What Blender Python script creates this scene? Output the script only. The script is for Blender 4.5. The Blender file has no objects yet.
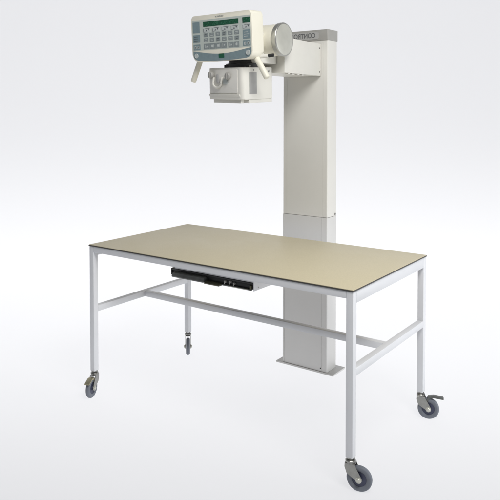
import bpy, bmesh, math, random
from mathutils import Vector, Matrix
random.seed(4)
PI = math.pi
sc = bpy.context.scene
COL = sc.collection

# ------------------------------------------------------------------ camera
CAM = Vector((2.6817, -2.2921, 1.4903))
YAW, PITCH = -0.6215, 0.032
cam = bpy.data.cameras.new("camera")
cam.sensor_width = 36.0
cam.lens = 654.77 / 500 * 36
cam.shift_y = -115.7 / 500
cam.clip_start = 0.05
cam.clip_end = 200
cam_ob = bpy.data.objects.new("camera", cam)
COL.objects.link(cam_ob)
cam_ob.location = CAM
cam_ob.rotation_euler = (PI / 2 - PITCH, 0, -YAW)
sc.camera = cam_ob

# ------------------------------------------------------------------ light
sc.view_settings.view_transform = 'Standard'
sc.view_settings.look = 'None'
sc.view_settings.exposure = 0
sc.view_settings.gamma = 1
world = bpy.data.worlds.new("World")
sc.world = world
world.use_nodes = True
bg = world.node_tree.nodes['Background']
bg.inputs[0].default_value = (0.95, 0.97, 1.0, 1)
bg.inputs[1].default_value = 0.20

FWD = Vector((math.sin(YAW), math.cos(YAW), 0))
RGT = Vector((math.cos(YAW), -math.sin(YAW), 0))


def stage(d, r, z):            # metres ahead of and beside the photographer
    return Vector((CAM.x, CAM.y, 0)) + FWD * d + RGT * r + Vector((0, 0, z))


def softbox(name, loc, target, sx, sy, power, color=(1, 1, 1), spread=180):
    l = bpy.data.lights.new(name, 'AREA')
    l.shape = 'RECTANGLE'
    l.size, l.size_y = sx, sy
    l.energy = power
    l.color = color
    l.spread = math.radians(spread)
    o = bpy.data.objects.new(name, l)
    COL.objects.link(o)
    o.location = loc
    o.rotation_euler = (Vector(target) - Vector(loc)).to_track_quat('-Z', 'Y').to_euler()
    return o


softbox("key_softbox", (2.75, -0.95, 3.4), (0.9, 0.5, 0.9), 1.3, 1.3, 80, (1.0, 0.985, 0.96))
softbox("side_softbox", (4.1, 1.75, 0.8), (0.9, 0.9, 0.25), 1.8, 1.4, 19, (0.97, 0.985, 1.0), 110)
# unseen lamps added below and behind the translucent sweep, for a shadowless graded background
softbox("under_floor_fill", stage(4.7, 0, -2.2), stage(4.7, 0, 0), 14.0, 5.6, 268).rotation_euler = (PI, 0, -YAW)
softbox("knee_fill", stage(9.6, 0, -2.2), stage(6.5, 0, 0.4), 18.0, 2.4, 300)
softbox("back_fill", stage(10.4, 0, 3.2), stage(7.8, 0, 2.6), 18.0, 4.4, 265)

# ------------------------------------------------------------------ materials


def lin(c):
    return tuple(((x / 255) / 12.92 if x / 255 <= .04045 else ((x / 255 + .055) / 1.055) ** 2.4) for x in c)


def mat(name, rgb, rough=.5, metal=0, var=.04, scale=30, bump=0, bscale=400, coat=0, spec=.5):
    m = bpy.data.materials.new(name)
    m.use_nodes = True
    nt = m.node_tree
    b = nt.nodes['Principled BSDF']
    b.inputs['Roughness'].default_value = rough
    b.inputs['Metallic'].default_value = metal
    b.inputs['Coat Weight'].default_value = coat
    b.inputs['Specular IOR Level'].default_value = spec
    tc = nt.nodes.new('ShaderNodeTexCoord')
    n = nt.nodes.new('ShaderNodeTexNoise')
    n.inputs['Scale'].default_value = scale
    n.inputs['Detail'].default_value = 6
    nt.links.new(tc.outputs['Object'], n.inputs['Vector'])
    r = nt.nodes.new('ShaderNodeValToRGB')
    r.color_ramp.elements[0].position = .3
    r.color_ramp.elements[1].position = .7
    r.color_ramp.elements[0].color = tuple(max(0, x * (1 - var)) for x in rgb) + (1,)
    r.color_ramp.elements[1].color = tuple(min(1, x * (1 + var)) for x in rgb) + (1,)
    nt.links.new(n.outputs['Fac'], r.inputs['Fac'])
    nt.links.new(r.outputs['Color'], b.inputs['Base Color'])
    mr = nt.nodes.new('ShaderNodeMapRange')
    mr.inputs['To Min'].default_value = max(.02, rough - .06)
    mr.inputs['To Max'].default_value = min(1, rough + .06)
    nt.links.new(n.outputs['Fac'], mr.inputs['Value'])
    nt.links.new(mr.outputs['Result'], b.inputs['Roughness'])
    if bump:
        n2 = nt.nodes.new('ShaderNodeTexNoise')
        n2.inputs['Scale'].default_value = bscale
        n2.inputs['Detail'].default_value = 3
        nt.links.new(tc.outputs['Object'], n2.inputs['Vector'])
        bp = nt.nodes.new('ShaderNodeBump')
        bp.inputs['Strength'].default_value = bump
        bp.inputs['Distance'].default_value = .001
        nt.links.new(n2.outputs['Fac'], bp.inputs['Height'])
        nt.links.new(bp.outputs['Normal'], b.inputs['Normal'])
    return m


M = {}


def translucent_sweep():  # floor made translucent so the added lamps shine through and wash out shadows
    m = bpy.data.materials.new('translucent_sweep')
    m.use_nodes = True
    nt = m.node_tree
    nt.nodes.clear()
    out = nt.nodes.new('ShaderNodeOutputMaterial')
    mix = nt.nodes.new('ShaderNodeMixShader')
    mix.inputs[0].default_value = .80
    d = nt.nodes.new('ShaderNodeBsdfDiffuse')
    t = nt.nodes.new('ShaderNodeBsdfTranslucent')
    d.inputs[0].default_value = (.92, .92, .925, 1)
    t.inputs[0].default_value = (.910, .911, .932, 1)
    nt.links.new(d.outputs[0], mix.inputs[1])
    nt.links.new(t.outputs[0], mix.inputs[2])
    nt.links.new(mix.outputs[0], out.inputs[0])
    return m


M['lit_sweep'] = translucent_sweep()
M['frame'] = mat('white_powder_coat', (.71, .722, .748), .42, var=.02, scale=8, bump=.08, bscale=900)
M['laminate'] = mat('beige_laminate', (.64, .575, .405), .45, var=.04, scale=160, bump=.05, bscale=700, spec=.16)
_nt = M['laminate'].node_tree
_b = _nt.nodes['Principled BSDF']
_tc = _nt.nodes.new('ShaderNodeTexCoord')
_n = _nt.nodes.new('ShaderNodeTexNoise')
_n.inputs['Scale'].default_value = 4.5
_n.inputs['Detail'].default_value = 8
_n.inputs['Roughness'].default_value = .7
_nt.links.new(_tc.outputs['Object'], _n.inputs['Vector'])
_m = _nt.nodes.new('ShaderNodeMapRange')
_m.inputs['From Min'].default_value = .3
_m.inputs['From Max'].default_value = .7
_m.inputs['To Min'].default_value = .38
_m.inputs['To Max'].default_value = .50
_nt.links.new(_n.outputs['Fac'], _m.inputs['Value'])
_nt.links.new(_m.outputs['Result'], _b.inputs['Roughness'])
M['board'] = mat('brown_board', (.33, .27, .17), .7, var=.12, scale=60)
M['edge'] = mat('dark_edge_band', (.05, .048, .045), .5)
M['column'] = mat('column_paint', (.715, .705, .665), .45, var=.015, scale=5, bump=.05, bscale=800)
M['columnshade'] = mat('column_paint_shaded', (.66, .655, .64), .45, var=.015, scale=5, bump=.05, bscale=800)  # same paint as the column, with shade low down put into its colour
M['cap'] = mat('grey_cap_plastic', (.36, .355, .335), .5, var=.03, scale=25)
M['badge'] = mat('badge_grey', (.44, .44, .43), .4)
M['ring'] = mat('machined_ring', (.50, .50, .47), .33, .8, var=.08, scale=40)
M['plate'] = mat('grey_label', (.36, .36, .355), .75, spec=.1)
M['ink'] = mat('dark_ink', (.14, .145, .15), .6)
M['cream'] = mat('cream_plastic', (.80, .775, .665), .42, var=.02, scale=14, bump=.04, bscale=900)
M['offwhite'] = mat('offwhite_paint', (.69, .68, .63), .45, var=.02, scale=12, bump=.04, bscale=900)
M['steel'] = mat('plated_steel', (.30, .30, .285), .33, 1, var=.12, scale=40)
M['alu'] = mat('brushed_aluminium', (.56, .56, .505), .42, .4, var=.05, scale=20)
M['brass'] = mat('plated_pedal', (.38, .35, .24), .4, .8, var=.1, scale=40)
M['tyre'] = mat('grey_rubber', (.155, .17, .20), .6, var=.08, scale=40)
M['hub'] = mat('hub_plastic', (.045, .052, .095), .5, var=.06, scale=40)
M['black'] = mat('black_plastic', (.014, .015, .016), .45, var=.2)
M['tray'] = mat('dark_tray_metal', (.12, .125, .12), .4, .2, var=.2, scale=30)
M['traybrown'] = mat('worn_tray_rail', (.10, .095, .06), .45, .3, var=.25, scale=40)
M['membrane'] = mat('membrane_pale', (.50, .55, .515), .45, var=.03, scale=40)
M['blue'] = mat('membrane_slate', (.20, .27, .295), .45, var=.06, scale=50)
M['key'] = mat('key_grey', (.24, .275, .28), .45, var=.08, scale=60)
M['keyink'] = mat('key_ink', (.10, .12, .125), .5)
M['keypale'] = mat('key_pale', (.50, .54, .53), .5)
M['lcd'] = mat('green_display', (.012, .085, .045), .25, var=.2, scale=90)
M['lcdseg'] = mat('display_digits', (.04, .19, .10), .3)
M['led'] = mat('green_emblem', (.012, .10, .055), .3)
M['gripdark'] = mat('grip_paint', (.60, .575, .50), .45, var=.03)

# ------------------------------------------------------------------ mesh helpers


def new(name, bm, mats, parent=None, smooth=None, loc=None):
    me = bpy.data.meshes.new(name)
    bmesh.ops.recalc_face_normals(bm, faces=bm.faces[:])
    bm.to_mesh(me)
    bm.free()
    for m in (mats if isinstance(mats, (list, tuple)) else [mats]):
        me.materials.append(M[m])
    o = bpy.data.objects.new(name, me)
    COL.objects.link(o)
    if parent:
        o.parent = parent
    if loc is not None:
        o.location = loc
    if smooth:
        for p in me.polygons:
            p.use_smooth = True
        me.set_sharp_from_angle(angle=math.radians(smooth))
    return o


def merge(bm, tmp, mi=0, mtx=None):
    if mtx is not None:
        bmesh.ops.transform(tmp, matrix=mtx, verts=tmp.verts[:])
    vs = {v: bm.verts.new(v.co) for v in tmp.verts}
    for f in tmp.faces:
        try:
            g = bm.faces.new([vs[v] for v in f.verts])
            g.material_index = mi
        except ValueError:
            pass
    tmp.free()


def box(bm, x0, x1, y0, y1, z0, z1, bev=0, seg=2, mi=0, mtx=None):
    t = bmesh.new()
    bmesh.ops.create_cube(t, size=1)
    for v in t.verts:
        v.co = ((x0 + x1) / 2 + v.co.x * (x1 - x0), (y0 + y1) / 2 + v.co.y * (y1 - y0), (z0 + z1) / 2 + v.co.z * (z1 - z0))
    if bev:
        bmesh.ops.bevel(t, geom=t.edges[:], offset=bev, segments=seg, affect='EDGES', profile=.5)
    merge(bm, t, mi, mtx)


def revolve(bm, prof, origin, axis, n=40, mi=0):
    """prof: (radius, distance along the axis) pairs, closed at both ends."""
    ax = Vector(axis).normalized()
    q = Vector((0, 0, 1)).rotation_difference(ax).to_matrix()
    o = Vector(origin)
    rings = []
    for r, h in prof:
        if r < 1e-6:
            rings.append([bm.verts.new(o + q @ Vector((0, 0, h)))])
        else:
            rings.append([bm.verts.new(o + q @ Vector((r * math.cos(2 * PI * k / n), r * math.sin(2 * PI * k / n), h))) for k in range(n)])
    for a, b in zip(rings, rings[1:]):
        for k in range(n):
            k2 = (k + 1) % n
            if len(a) == 1 and len(b) == 1:
                continue
            if len(a) == 1:
                vs = [a[0], b[k], b[k2]]
            elif len(b) == 1:
                vs = [a[k], b[0], a[k2]]
            else:
                vs = [a[k], b[k], b[k2], a[k2]]
            bm.faces.new(vs).material_index = mi


def cyl(bm, p, axis, r, h, bev=.001, n=32, mi=0):
    revolve(bm, [(0, 0), (r - bev, 0), (r, bev), (r, h - bev), (r - bev, h), (0, h)], p, axis, n, mi)


def tube(bm, pts, r, n=14, mi=0):
    pts = [Vector(p) for p in pts]
    rings = []
    up = Vector((.13, .31, .94))
    for i, p in enumerate(pts):
        d = (pts[min(i + 1, len(pts) - 1)] - pts[max(i - 1, 0)]).normalized()
        a = d.cross(up).normalized()
        b = d.cross(a)
        rr = r[i] if isinstance(r, (list, tuple)) else r
        rings.append([bm.verts.new(p + a * rr * math.cos(2 * PI * k / n) + b * rr * math.sin(2 * PI * k / n)) for k in range(n)])
    for a, b in zip(rings, rings[1:]):
        for k in range(n):
            bm.faces.new([a[k], a[(k + 1) % n], b[(k + 1) % n], b[k]]).material_index = mi
    bm.faces.new(rings[0][::-1]).material_index = mi
    bm.faces.new(rings[-1]).material_index = mi


def rounded(x0, x1, y0, y1, r, n=6):
    """outline of a rectangle with corner radii (one or four: x0y0, x1y0, x1y1, x0y1)"""
    r = list(r) if isinstance(r, (list, tuple)) else [r] * 4
    out = []
    for (cx, cy, sx, sy, a0), rr in zip(((x0, y0, 1, 1, PI), (x1, y0, -1, 1, 1.5 * PI), (x1, y1, -1, -1, 0), (x0, y1, 1, -1, .5 * PI)), r):
        if rr <= 0:
            out.append((cx, cy))
            continue
        for k in range(n + 1):
            a = a0 + PI / 2 * k / n
            out.append((cx + sx * rr + rr * math.cos(a), cy + sy * rr + rr * math.sin(a)))
    return out


def prism(bm, pts, a0, a1, plane='xz', bev=0, seg=3, mi=0, both=True, mtx=None):
    """outline extruded along the axis normal to its plane between a0 and a1, its rims rounded"""
    t = bmesh.new()
    f3 = {'xz': lambda u, v, w: (u, w, v), 'xy': lambda u, v, w: (u, v, w), 'yz': lambda u, v, w: (w, u, v)}[plane]
    A = [t.verts.new(f3(u, v, a0)) for u, v in pts]
    B = [t.verts.new(f3(u, v, a1)) for u, v in pts]
    fa = t.faces.new(A)
    fb = t.faces.new(B)
    n = len(pts)
    for k in range(n):
        t.faces.new([A[k], A[(k + 1) % n], B[(k + 1) % n], B[k]])
    if bev:
        es = set(fa.edges)
        if both:
            es |= set(fb.edges)
        bmesh.ops.bevel(t, geom=list(es), offset=bev, segments=seg, affect='EDGES', profile=.5)
    merge(bm, t, mi, mtx)


def text_bm(body, size):
    cu = bpy.data.curves.new('lettering_curve', 'FONT')
    cu.body = body
    cu.size = size
    cu.align_x = 'CENTER'
    cu.align_y = 'CENTER'
    cu.extrude = .0003
    cu.offset = size * .018
    ob = bpy.data.objects.new('lettering_curve', cu)
    COL.objects.link(ob)
    dg = bpy.context.evaluated_depsgraph_get()
    me = bpy.data.meshes.new_from_object(ob.evaluated_get(dg))
    bm = bmesh.new()
    bm.from_mesh(me)
    bpy.data.objects.remove(ob)
    bpy.data.curves.remove(cu)
    bpy.data.meshes.remove(me)
    bmesh.ops.transform(bm, matrix=Matrix.Rotation(PI / 2, 4, 'X'), verts=bm.verts[:])
    return bm


def thing(name, loc, label, cat):
    o = bpy.data.objects.new(name, None)
    COL.objects.link(o)
    o.location = loc
    o.empty_display_size = .1
    o['label'] = label
    o['category'] = cat
    return o


# ------------------------------------------------------------------ the setting: a white sweep, made translucent for the added lamps
bm = bmesh.new()
D0, R = 5.4, 2.4
prof = [(-5 + k * (D0 + 5) / 12, 0) for k in range(12)]
prof += [(D0 + R * math.sin(a), R - R * math.cos(a)) for a in [PI / 2 * k / 32 for k in range(33)]]
prof += [(D0 + R, R + k * .8) for k in range(1, 5)]
rows = []
for d, z in prof:
    rows.append([bm.verts.new(stage(d, -12 + 24 * k / 6, z)) for k in range(7)])
for a, b in zip(rows, rows[1:]):
    for k in range(6):
        bm.faces.new([a[k], a[k + 1], b[k + 1], b[k]])
o = new('floor', bm, 'lit_sweep', smooth=60)
o['kind'] = 'structure'

# ------------------------------------------------------------------ the wheeled table
L, W, H = 1.535, .783, .80
S = .031          # square tube
HB = .13          # underside of the legs
table = thing('examination_table', (L / 2, W / 2, 0),
              'long table on castors with beige laminate top and white square tube frame', 'table')
TO = -Vector((L / 2, W / 2, 0))


def T(name, bm, mats, parent=None, smooth=40):
    if parent is None:
        return new(name, bm, mats, table, smooth, TO)
    return new(name, bm, mats, parent, smooth)


bm = bmesh.new()
box(bm, -.001, L + .001, -.001, W + .001, H - .0015, H + .0015, .0007)
top = T('tabletop', bm, 'laminate')
bm = bmesh.new()
box(bm, -.003, L + .003, -.003, W + .003, H - .0062, H - .0015, .0008)
T('edge_band', bm, 'edge', top)
bm = bmesh.new()
box(bm, S + .001, L - S - .001, S + .001, W - S - .001, H - .012, H - .0063, .0004)
T('underside', bm, 'board', top)
ZT = H - .0063
bm = bmesh.new()
for y0, y1 in ((.0, S), (W - S, W)):
    box(bm, S + .0005, L - S - .0005, y0, y1, ZT - .0305, ZT - .0003, .002)
for x0, x1 in ((0, S), (L - S, L)):
    box(bm, x0 + .0004, x1 - .0004, S + .0005, W - S - .0005, ZT - .0500, ZT - .0003, .002)
T('apron_frame', bm, 'frame')
ZB = .476
legs = []
for x0, y0 in ((0, 0), (L - S, 0), (L - S, W - S), (0, W - S)):
    bm = bmesh.new()
    box(bm, x0, x0 + S, y0, y0 + S, HB, ZT - .0003, .0025)
    lg = T('leg', bm, 'frame')
    legs.append((lg, x0 + S / 2, y0 + S / 2))
for x0 in (.0005, L - S + .0005):
    bm = bmesh.new()
    dz = .008 if x0 > 1 else 0
    box(bm, x0, x0 + S - .001, S + .0002, W - S - .0002, ZB - .032 + dz, ZB + dz, .002)
    T('end_rail', bm, 'frame')
bm = bmesh.new()
box(bm, S, L - S - .0003, .376, .376 + S, ZB - .031, ZB - .0008, .002)
T('stretcher_rail', bm, 'frame')


def caster(cx, cy, ang, brake):
    """swivel castor under a leg; ang is the way the wheel trails"""
    o = Vector((cx, cy, 0))
    R_, TH, TR = .051, .0235, .036
    bm = bmesh.new()
    cyl(bm, (0, 0, HB - .004), (0, 0, 1), .0165, .006, .001, 28)      # collar at the tube
    cyl(bm, (0, 0, HB - .020), (0, 0, 1), .0205, .012, .003, 32)      # swivel head
    revolve(bm, [(0, HB - .026), (.014, HB - .026), (.0185, HB - .022), (.0185, HB - .019), (0, HB - .019)], (0, 0, 0), (0, 0, 1), 28)
    for s in (-1, 1):                                                # pressed steel fork cheeks
        pts = [(-.020, HB - .021), (.020, HB - .021), (.024, HB - .032), (TR + .013, .058), (TR + .012, R_ - .004), (TR + .006, R_ - .012),
               (TR - .006, R_ - .012), (TR - .012, R_ - .003), (-.012, HB - .060), (-.021, HB - .034)]
        y0 = s * (TH / 2 + .0035)
        prism(bm, pts, y0 - .0012, y0 + .0012, 'xz', .0006, 1)
    box(bm, -.020, .022, -(TH / 2 + .004), TH / 2 + .004, HB - .0225, HB - .0195, .0008)
    c = new('caster', bm, 'steel', table, 40)
    c.location = o + TO
    c.rotation_euler = (0, 0, ang)
    bm = bmesh.new()
    h = TH / 2
    revolve(bm, [(.030, -h * .62), (.036, -h * .9), (.043, -h), (.0478, -h * .8), (R_, -h * .35), (R_, h * .35), (.0478, h * .8), (.043, h),
                 (.036, h * .9), (.030, h * .62), (.030, -h * .62)], (TR, 0, R_), (0, 1, 0), 48)
    new('tyre', bm, 'tyre', c, 40)
    bm = bmesh.new()
    revolve(bm, [(0, -h * .9), (.010, -h * .9), (.012, -h * .5), (.0305, -h * .5), (.0305, h * .5), (.012, h * .5), (.010, h * .9), (0, h * .9)],
            (TR, 0, R_), (0, 1, 0), 40)
    new('hub', bm, 'hub', c, 40)
    for s in (-1, 1):
        bm = bmesh.new()
        revolve(bm, [(0, 0), (.0125, 0), (.0125, .0015), (.0095, .002), (.0095, .005), (.006, .0085), (0, .0095)], (TR, s * (h + .0046), R_), (0, s, 0), 24)
        new('axle_bolt', bm, 'alu', c, 30)
    if brake:
        bm = bmesh.new()
        if brake == 2:      # pressed down on the wheel
            prism(bm, [(.022, HB - .047), (.030, HB - .026), (.052, HB - .024), (.088, HB - .040), (.089, HB - .045), (.053, HB - .031), (.036, HB - .034), (.030, HB - .049)],
                  -.014, .014, 'xz', .001, 2)
        else:               # lifted clear of the wheel
            prism(bm, [(.022, HB - .044), (.034, HB - .019), (.060, HB - .0135), (.104, HB - .0180), (.108, HB - .0235), (.105, HB - .0260), (.062, HB - .0215), (.042, HB - .026), (.030, HB - .049)],
                  -.013, .013, 'xz', .001, 2)
        box(bm, .010, .030, -.010, .010, HB - .052, HB - .046, .001)
        new('brake_pedal', bm, 'brass' if brake == 2 else 'tray', c, 40)
    return c


caster(legs[0][1], legs[0][2], math.atan2(-.92, .38), 2)
caster(legs[1][1], legs[1][2], math.radians(13), 0)
caster(legs[2][1], legs[2][2], math.radians(20), 1)
caster(legs[3][1], legs[3][2], math.atan2(-.76, .65), 0)

# cassette drawer slung under the middle of the top
X0, X1, YF, YB = .522, 1.018, .060, .60
bm = bmesh.new()
box(bm, X1 - .002, X1, YF, YB, .700, H - .0123, .0006)                    # right cheek
box(bm, X0 + .020, X0 + .022, YF, YB, .738, H - .0123, .0006)             # left hanger
box(bm, X0 + .0225, X1 - .0025, YF + .004, YB, .738, .7405, .0004)         # roof plate
box(bm, X0 + .0225, X1 - .0025, YF + .004, YF + .006, .7408, H - .0123, .0004)
hold = T('cassette_holder', bm, 'frame')
bm = bmesh.new()
box(bm, X0, X1 - .0025, YF + .010, YB - .01, .7365, .7377, .0003)
box(bm, X0, X0 + .004, YF + .002, YB - .01, .704, .7362, .0008)
box(bm, X0, X1 - .0025, YF + .002, YF + .006, .730, .7362, .0008)
box(bm, X0 + .004, X1 - .0026, YB - .016, YB - .012, .703, .736, .0006)
T('rail_liner', bm, 'black', hold)
bm = bmesh.new()
box(bm, X0 + .0045, X1 - .004, YF + .012, YB - .02, .705, .709, .0008)
box(bm, X0 + .0045, X1 - .004, YF + .008, YF + .0115, .705, .729, .0008)
T('drawer_tray', bm, 'black', hold)
bm = bmesh.new()
prism(bm, [(YF - .024, .703), (YF - .026, .708), (YF - .018, .722), (YF + .007, .725), (YF + .007, .703)], X0 + .028, X0 + .225, 'yz', .0015, 2)
T('pull_handle', bm, 'tray', hold)
bm = bmesh.new()
prism(bm, [(YF - .020, .6985), (YF - .022, .703), (YF - .012, .708), (YF + .007, .7085), (YF + .007, .6985)], X0 + .226, X0 + .315, 'yz', .0015, 2)
T('thumb_lip', bm, 'traybrown', hold)
bm = bmesh.new()
box(bm, X0 + .316, X1 - .012, YF - .004, YF + .0075, .7015, .7075, .001)
box(bm, X0 + .36, X1 - .03, YF - .0060, YF - .0042, .7030, .7060, .0004, mi=1)
T('front_rail', bm, ['tray', 'alu'], hold)
for xx, zz, r_ in ((.335, .720, .0055), (.365, .7235, .005), (.387, .7185, .0045)):
    bm = bmesh.new()
    cyl(bm, (X0 + xx, YF + .008, zz), (0, -1, 0), r_, .012, .001, 16)
    box(bm, X0 + xx - .002, X0 + xx + .002, YF - .006, YF - .0042, zz - .010, zz + .006, .0006)
    T('latch', bm, 'cap', hold)
bm = bmesh.new()
box(bm, X1 - .022, X1 - .013, YF - .003, YF + .0075, .7075, .724, .001)
T('end_stop', bm, 'traybrown', hold)
for yy in (YF + .035, YF + .12):
    bm = bmesh.new()
    cyl(bm, (X1 - .0005, yy, .711), (1, 0, 0), .0035, .002, .0006, 14)
    T('screw', bm, 'steel', hold)

# ------------------------------------------------------------------ the x-ray stand
CX0, CX1, CY0, CY1, ZC = .591, .888, .963, 1.073, 1.955
SEAM = .898
stand = thing('x_ray_machine', ((CX0 + CX1) / 2, (CY0 + CY1) / 2, 0),
              'off-white column x-ray machine with keypad head on an arm, standing behind the beige table', 'x-ray machine')
SO = -Vector(stand.location)


def X(name, bm, mats, smooth=40, part=None):
    if part is None:
        return new(name, bm, mats, stand, smooth, SO)
    return new(name, bm, mats, part, smooth)


bm = bmesh.new()
prism(bm, [(.548, .957), (.934, .957), (.934, 1.10), (.548, 1.10)], 0, .010, 'xy', .001, 1)
base = X('base_plate', bm, 'columnshade')
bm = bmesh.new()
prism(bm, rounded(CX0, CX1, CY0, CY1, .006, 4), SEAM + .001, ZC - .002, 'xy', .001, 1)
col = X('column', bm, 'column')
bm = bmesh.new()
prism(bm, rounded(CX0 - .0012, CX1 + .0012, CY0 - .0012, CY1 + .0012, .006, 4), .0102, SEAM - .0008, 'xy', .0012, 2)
low = X('lower_cover', bm, 'columnshade')
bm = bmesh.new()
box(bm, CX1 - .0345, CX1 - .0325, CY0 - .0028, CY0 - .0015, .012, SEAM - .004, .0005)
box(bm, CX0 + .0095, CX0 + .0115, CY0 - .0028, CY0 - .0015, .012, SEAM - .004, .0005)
X('cover_fold', bm, 'columnshade', 40, low)
bm = bmesh.new()
cyl(bm, (CX1 - .040, CY0 - .001, .028), (0, -1, 0), .0035, .002, .0006, 14)
X('cover_screw', bm, 'black', 40, low)
for xx, sx in ((CX1, 1), (CX0, -1)):
    bm = bmesh.new()
    revolve(bm, [(0, 0), (.006, 0), (.0055, .003), (.003, .004), (0, .004)], (xx + .0005 * sx, CY1 - .018, SEAM + .012), (sx, 0, 0), 20)
    X('cover_screw', bm, 'steel', 40, col)
bm = bmesh.new()
box(bm, CX0 + .0255, CX0 + .0270, CY0 - .0012, CY0 - .0002, SEAM + .004, 1.69, .0003)
box(bm, CX1 - .0270, CX1 - .0255, CY0 - .0012, CY0 - .0002, SEAM + .004, 1.89, .0003)
X('cover_fold', bm, 'column', 40, col)
# cap and its badge
bm = bmesh.new()
prism(bm, rounded(CX0 - .003, CX1 + .003, CY0 - .005, CY1 + .004, .006, 4), 1.903, 1.963, 'xy', .003, 2)
cap = X('column_cap', bm, 'cap')
bm = bmesh.new()
prism(bm, rounded(.606, .832, 1.911, 1.952, .010, 5), CY0 - .0066, CY0 - .0048, 'xz', .0006, 1)
X('badge', bm, 'badge', 40, cap)
# the photograph is printed mirror-wise, so the lettering runs from right to left
bm = text_bm('CONTROL-X', .040)
tx = [v.co.x for v in bm.verts]
bmesh.ops.transform(bm, matrix=Matrix.Translation((.7135, CY0 - .0072, 1.9315)) @ Matrix.Diagonal((-.195 / (max(tx) - min(tx)), 1, .95, 1))
                    @ Matrix.Translation((-(max(tx) + min(tx)) / 2, 0, 0)), verts=bm.verts[:])
X('lettering', bm, 'ink', None, cap)

# arm
AX0, AX1, AY0, AY1, AZ0, AZ1 = .628, .847, .578, CY0 - .0032, 1.702, 1.886
bm = bmesh.new()
prism(bm, [(AY0, AZ0), (AY1, AZ0), (AY1, AZ1 - .004), (AY0, AZ1)], AX0, AX1, 'yz', .003, 2)
arm = X('arm', bm, 'offwhite')
for yy, zz in ((AY1 - .018, AZ1 - .03), (AY1 - .018, AZ0 + .022)):
    bm = bmesh.new()
    cyl(bm, (AX1 - .001, yy, zz), (1, 0, 0), .0045, .0035, .001, 16)
    X('screw', bm, 'steel', 40, arm)
for yy in (.62, .66, .715, .76):
    bm = bmesh.new()
    box(bm, AX1 - .024, AX1 - .004, yy, yy + .018, AZ0 - .006, AZ0 - .0002, .001)
    X('clip', bm, 'column', 40, arm)

# tube housing, lying across the end of the arm
tc = Vector((.895, .500, 1.862))
bm = bmesh.new()
revolve(bm, [(0, -.335), (.060, -.335), (.076, -.325), (.079, -.30), (.079, -.0265), (.077, -.026), (0, -.026)], tc, (1, 0, 0), 64)
tubeh = X('tube_housing', bm, 'cream', 30)
bm = bmesh.new()
revolve(bm, [(.0765, -.0257), (.0835, -.0250), (.0845, -.020), (.0845, -.002), (.0825, .0010), (.078, .0016), (.078, -.0175), (.0765, -.0257)], tc, (1, 0, 0), 72)
X('end_ring', bm, 'ring', 30, tubeh)
bm = bmesh.new()
revolve(bm, [(.0778, -.017), (.0778, .0010), (.074, .0022), (.045, .0042), (.012, .0052), (0, .0052)], tc, (1, 0, 0), 72)
X('end_cap', bm, 'alu', 50, tubeh)
bm = bmesh.new()
box(bm, .66, .82, .378, .430, 1.80, 1.90, .006)
X('bracket', bm, 'offwhite', 40)

# control panel
PY = .300
PM = Matrix.Translation((.646, PY, 1.875)) @ Matrix.Rotation(math.radians(-1.6), 4, 'Z') @ Matrix.Rotation(math.radians(3.8), 4, 'X')
bm = bmesh.new()
out = rounded(-.1955, .1955, -.119, .1155, [.036, .036, .016, .016], 8)
out = [(u, v - .004 * (1 - (u / .17) ** 2) if v < -.1185 else v) for u, v in out]
prism(bm, out, 0, .092, 'xz', .006, 3)
pan = X('control_panel', bm, 'cream', 40)
pan.matrix_local = Matrix.Translation(SO) @ PM


def P(name, bm, mats, smooth=None):
    return new(name, bm, mats, pan, smooth)


def sheet(bm, x0, x1, z0, z1, y, r=.003, mi=0, t=.0006):
    prism(bm, rounded(x0, x1, z0, z1, r, 4), -y - t, -y, 'xz', 0, 1, mi)


bm = bmesh.new()
sheet(bm, -.189, .189, -.0625, .092, -.0003, .004, t=.0008)
P('membrane', bm, 'membrane')
# curved slate band along the bottom
bm = bmesh.new()
up = [(-.1885 + .377 * k / 24, 0) for k in range(25)]
up = [(u, -.0645 - .020 * math.sin(PI * (u + .1885) / .377) ** 1.2) for u, _ in up]
lowp = [(.1885, -.085), (.184, -.098), (.173, -.108), (.158, -.1130), (.08, -.1175), (0, -.1190), (-.08, -.1175), (-.158, -.1130), (-.173, -.108), (-.184, -.098), (-.1885, -.085)]
prism(bm, up + lowp, -.0006, .0003, 'xz')
P('slate_band', bm, 'blue')
for s in (-1, 1):
    bm = bmesh.new()
    revolve(bm, [(0, .0007), (.0125, .0007), (.0118, .0040), (.0085, .0046), (.0080, .0038), (0, .0038)], (s * .167, 0, -.0885), (0, -1, 0), 28)
    P('dial', bm, 'keypale', 40)
bm = bmesh.new()
sheet(bm, -.019, .017, -.106, -.084, .0007, .003)
P('emblem', bm, 'led')
Y1, Y2 = .0006, .0013
for nm, x0, x1, z0, z1 in (('display', -.113, .115, .0555, .081), ('display', .1405, .188, .0555, .083)):
    bm = bmesh.new()
    sheet(bm, x0, x1, z0, z1, Y1, .0015)
    zz = (z0 + z1) / 2
    n = 16 if x1 - x0 > .1 else 3
    for k in range(n):
        if n == 16 and k % 4 == 3:
            continue
        cx = x0 + (k + .6) * (x1 - x0) / (n + .2)
        w, h = .0042, .0066
        for a in range(7):
            if random.random() < .32:
                continue
            if a < 3:
                sheet(bm, cx - w * .7, cx + w * .7, zz + (a - 1) * h - .0007, zz + (a - 1) * h + .0007, Y2, .0002, 1, .0002)
            else:
                sx, sz = (-1, 1)[a % 2], (-1, 1)[(a - 3) // 2]
                sheet(bm, cx + sx * w - .0007, cx + sx * w + .0007, zz + sz * h / 2 - h * .38, zz + sz * h / 2 + h * .38, Y2, .0002, 1, .0002)
    P(nm, bm, ['lcd', 'lcdseg'])


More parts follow.
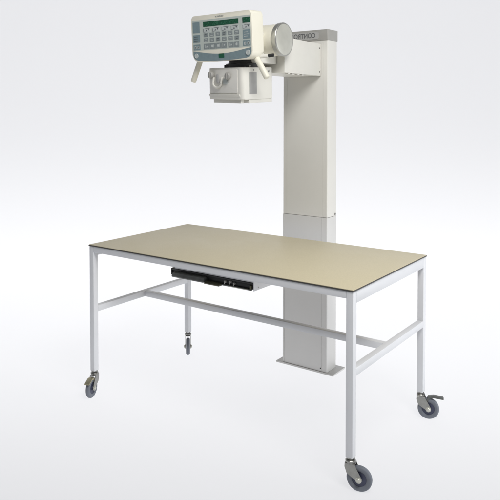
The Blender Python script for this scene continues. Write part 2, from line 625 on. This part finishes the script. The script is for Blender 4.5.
def tri(bm, cx, cz, s, up_, mi):
    prism(bm, [(cx - s, cz - s * .8 * up_), (cx + s, cz - s * .8 * up_), (cx, cz + s * .8 * up_)], -Y2 - .0003, -Y2, 'xz', 0, 1, mi)


# up / down key pairs under the displays
for cx in (-.0905, -.030, .031, .0905, .164):
    bm = bmesh.new()
    sheet(bm, cx - .0245, cx + .0245, .026, .0490, Y1, .002)
    sheet(bm, cx - .0225, cx - .0205, .0285, .0445, Y2, .0003, 1, .0003)
    sheet(bm, cx - .0205, cx - .0080, .0285, .0305, Y2, .0003, 1, .0003)
    tri(bm, cx - .003, .0365, .0055, 1, 1)
    tri(bm, cx + .0115, .0395, .0060, -1, 1)
    sheet(bm, cx - .012, cx + .021, .0455, .0470, Y2, .0003, 1, .0003)
    P('key_pair', bm, ['keypale', 'keyink'])
for r in range(2):
    for c in range(6):
        cx = -.0985 + c * .0401
        cz = .0138 - r * .0257
        bm = bmesh.new()
        sheet(bm, cx - .0145, cx + .0145, cz - .0095, cz + .0095, Y1, .002)
        for q in range(2):
            ww = random.uniform(.005, .0095)
            sheet(bm, cx - ww, cx + ww, cz + .0035 - q * .0075 - .0012, cz + .0035 - q * .0075 + .0012, Y2, .0004, 1, .0003)
        P('button', bm, ['key', 'keypale' if (c + r) % 3 else 'keyink'])
for c, (x0, x1) in enumerate(((-.115, -.0785), (-.0765, -.040), (-.038, -.0015), (.0005, .0375), (.046, .0795), (.0815, .1155))):
    bm = bmesh.new()
    sheet(bm, x0, x1, -.0580, -.0300, Y1, .002)
    cx = (x0 + x1) / 2
    if c in (0, 3, 4):
        sheet(bm, cx - .0095, cx - .007, -.052, -.0355, Y2, .0004, 1, .0003)
        tri(bm, cx + .003, -.044, .0065, (-1) ** c, 1)
    else:
        prism(bm, [(cx + .006 * math.cos(a * PI / 6), -.044 + .0075 * math.sin(a * PI / 6)) for a in range(12)], -Y2 - .0003, -Y2, 'xz', 0, 1, 1)
        sheet(bm, cx + .008, cx + .0105, -.052, -.036, Y2, .0004, 1, .0003)
    P('button', bm, ['key', 'keypale'])
for x0, x1, z0, z1, kind in ((-.1845, -.138, .0285, .083, 0), (-.1850, -.138, -.0210, .0180, 1), (-.1850, -.138, -.0590, -.0310, 2),
                             (.1400, .1860, -.0210, .0225, 3), (.1390, .1850, -.0560, -.0280, 2)):
    bm = bmesh.new()
    sheet(bm, x0, x1, z0, z1, Y1, .002)
    cx, cz = (x0 + x1) / 2, (z0 + z1) / 2
    if kind in (1, 3):
        for q in range(3):
            sheet(bm, cx - .017, cx + random.uniform(.006, .017), cz + .010 - q * .010 - .0015, cz + .010 - q * .010 + .0015, Y2, .0004, 1 if kind == 1 else 2, .0003)
    if kind == 2:
        for q in (-1, 1):
            sheet(bm, cx + q * .010 - .006, cx + q * .010 + .006, cz - .009, cz + .007, Y2, .002, 2, .0003)
            sheet(bm, cx + q * .010 - .0015, cx + q * .010 + .0015, cz - .006, cz + .004, Y2 + .0004, .0004, 1, .0003)
    P('button', bm, ['blue', 'keyink', 'keypale'])
bm = text_bm('CONTROL-X', .009)
bmesh.ops.transform(bm, matrix=Matrix.Translation((-.005, -.0006, .1015)) @ Matrix.Diagonal((-1, 1, 1, 1)), verts=bm.verts[:])
P('lettering', bm, 'key')

# grips under the panel, splayed like an open pair of tongs
for s in (-1, 1):
    bm = bmesh.new()
    a = Vector((s * .172, .058, -.112))
    b = Vector((s * .238, .052, -.216)) if s > 0 else Vector((-.247, .052, -.221))
    if s < 0:
        a = Vector((-.193, .058, -.108))
    d = (b - a).normalized()
    revolve(bm, [(0, -.02), (.0105, -.02), (.0110, 0), (.0150, .012), (.0150, (b - a).length - .006), (.0125, (b - a).length - .001), (0, (b - a).length)],
            a, d, 28)
    P('grip', bm, 'cream', 40)
bm = bmesh.new()
cyl(bm, (.176, .075, -.108), (1, .55, .03), .010, .045, .002, 24)
cyl(bm, (.176 + .0405, .075 + .0223, -.1068), (1, .55, .10), .0085, .030, .002, 24, 1)
P('brake_lever', bm, ['offwhite', 'black'], 40)

# collimator
CM = Matrix.Translation((.638, .345, 1.640)) @ Matrix.Rotation(math.radians(-7.5), 4, 'Z') @ Matrix.Rotation(math.radians(3), 4, 'X') @ Matrix.Rotation(math.radians(1.8), 4, 'Y')
cw, cd, chh = .2365, .230, .162
bm = bmesh.new()
prism(bm, rounded(-cw / 2, cw / 2, 0, cd, [.008, .022, .008, .008], 6), -chh / 2 + .002, chh / 2, 'xy', .004, 3)
colm = X('collimator', bm, 'offwhite', 35)
colm.matrix_local = Matrix.Translation(SO) @ CM


def K(name, bm, mats, smooth=40):
    return new(name, bm, mats, colm, smooth)


bm = bmesh.new()
prism(bm, rounded(-cw / 2 + .008, cw / 2 - .030, -.046, .073, .006, 4), -.003, .002, 'xz', .001, 2)
K('front_plate', bm, 'column')
bm = bmesh.new()
prism(bm, [(-.006, -.052), (-.006, -.056), (.006, -.077), (.014, -.077), (.014, -.052)], -cw / 2 + .004, cw / 2 - .014, 'yz', .0015, 2)
K('front_ledge', bm, 'offwhite')
for xx, zz in ((-.086, .046), (.036, .040)):
    bm = bmesh.new()
    revolve(bm, [(0, .002), (.010, .002), (.010, .008), (.0175, .010), (.0190, .013), (.0180, .022), (.0145, .026), (0, .027)], (xx, -.001, zz), (0, -1, 0), 28)
    box(bm, xx - .003, xx + .003, -.0305, -.0265, zz - .014, zz + .014, .001)
    K('knob', bm, 'cap')
bm = bmesh.new()
pts = []
for k in range(13):
    a = PI + PI * k / 12
    pts.append((-.045 + .030 * math.cos(a), -.014, .006 + .026 * math.sin(a)))
pts = [(-.075, -.006, .034)] + pts + [(-.015, -.006, .034)]
tube(bm, pts, .0060, 12)
K('field_lever', bm, 'offwhite', 60)
bm = bmesh.new()
prism(bm, rounded(-.055, -.036, .006, .050, .004, 4), -.010, -.002, 'xz', .002, 2)
K('slider', bm, 'badge')
bm = bmesh.new()
prism(bm, rounded(-.012, .022, -.004, .026, .010, 4), -.0075, -.002, 'xz', .002, 2)
K('slider', bm, 'keypale')
for y0, y1, x0, x1 in ((.012, .034, -cw / 2 + .020, cw / 2 - .020), (.052, cd - .004, cw / 2 - .040, cw / 2 - .002), (.052, cd - .004, -cw / 2 + .002, -cw / 2 + .040)):
    bm = bmesh.new()
    box(bm, x0, x1, y0, y1, -chh / 2 - .016, -chh / 2 + .0018, .0012)
    K('tray_rail', bm, 'offwhite')
bm = bmesh.new()
box(bm, cw / 2 - .0002, cw / 2 + .0010, .052, .108, -.052, .058, .0004)
K('rating_plate', bm, 'plate')
for yy, zz in ((.200, .062), (.085, .068)):
    bm = bmesh.new()
    cyl(bm, (cw / 2 - .001, yy, zz), (1, 0, 0), .0055 if yy > .1 else .003, .003, .001, 16)
    K('screw', bm, 'steel' if yy > .1 else 'black')
bm = bmesh.new()
box(bm, -.028, .110, .030, .036, chh / 2 - .001, chh / 2 + .006, .001)
cyl(bm, (-.030, .033, chh / 2 - .001), (0, 0, 1), .006, .016, .002, 16)
K('swivel_lever', bm, 'black')
bm = bmesh.new()
revolve(bm, [(0, chh / 2 - .001), (.098, chh / 2 - .001), (.098, chh / 2 + .020), (.085, chh / 2 + .022), (.080, chh / 2 + .050), (0, chh / 2 + .050)], (.02, .125, 0), (0, 0, 1), 48)
K('swivel_ring', bm, 'black')
bm = bmesh.new()
cyl(bm, (.098, .080, chh / 2 + .008), (.6, -1, 0), .006, .010, .002, 14)
K('lock_screw', bm, 'alu')
bm = bmesh.new()
box(bm, .685, .80, .42, .575, 1.745, 1.800, .004)
X('tube_neck', bm, 'offwhite')
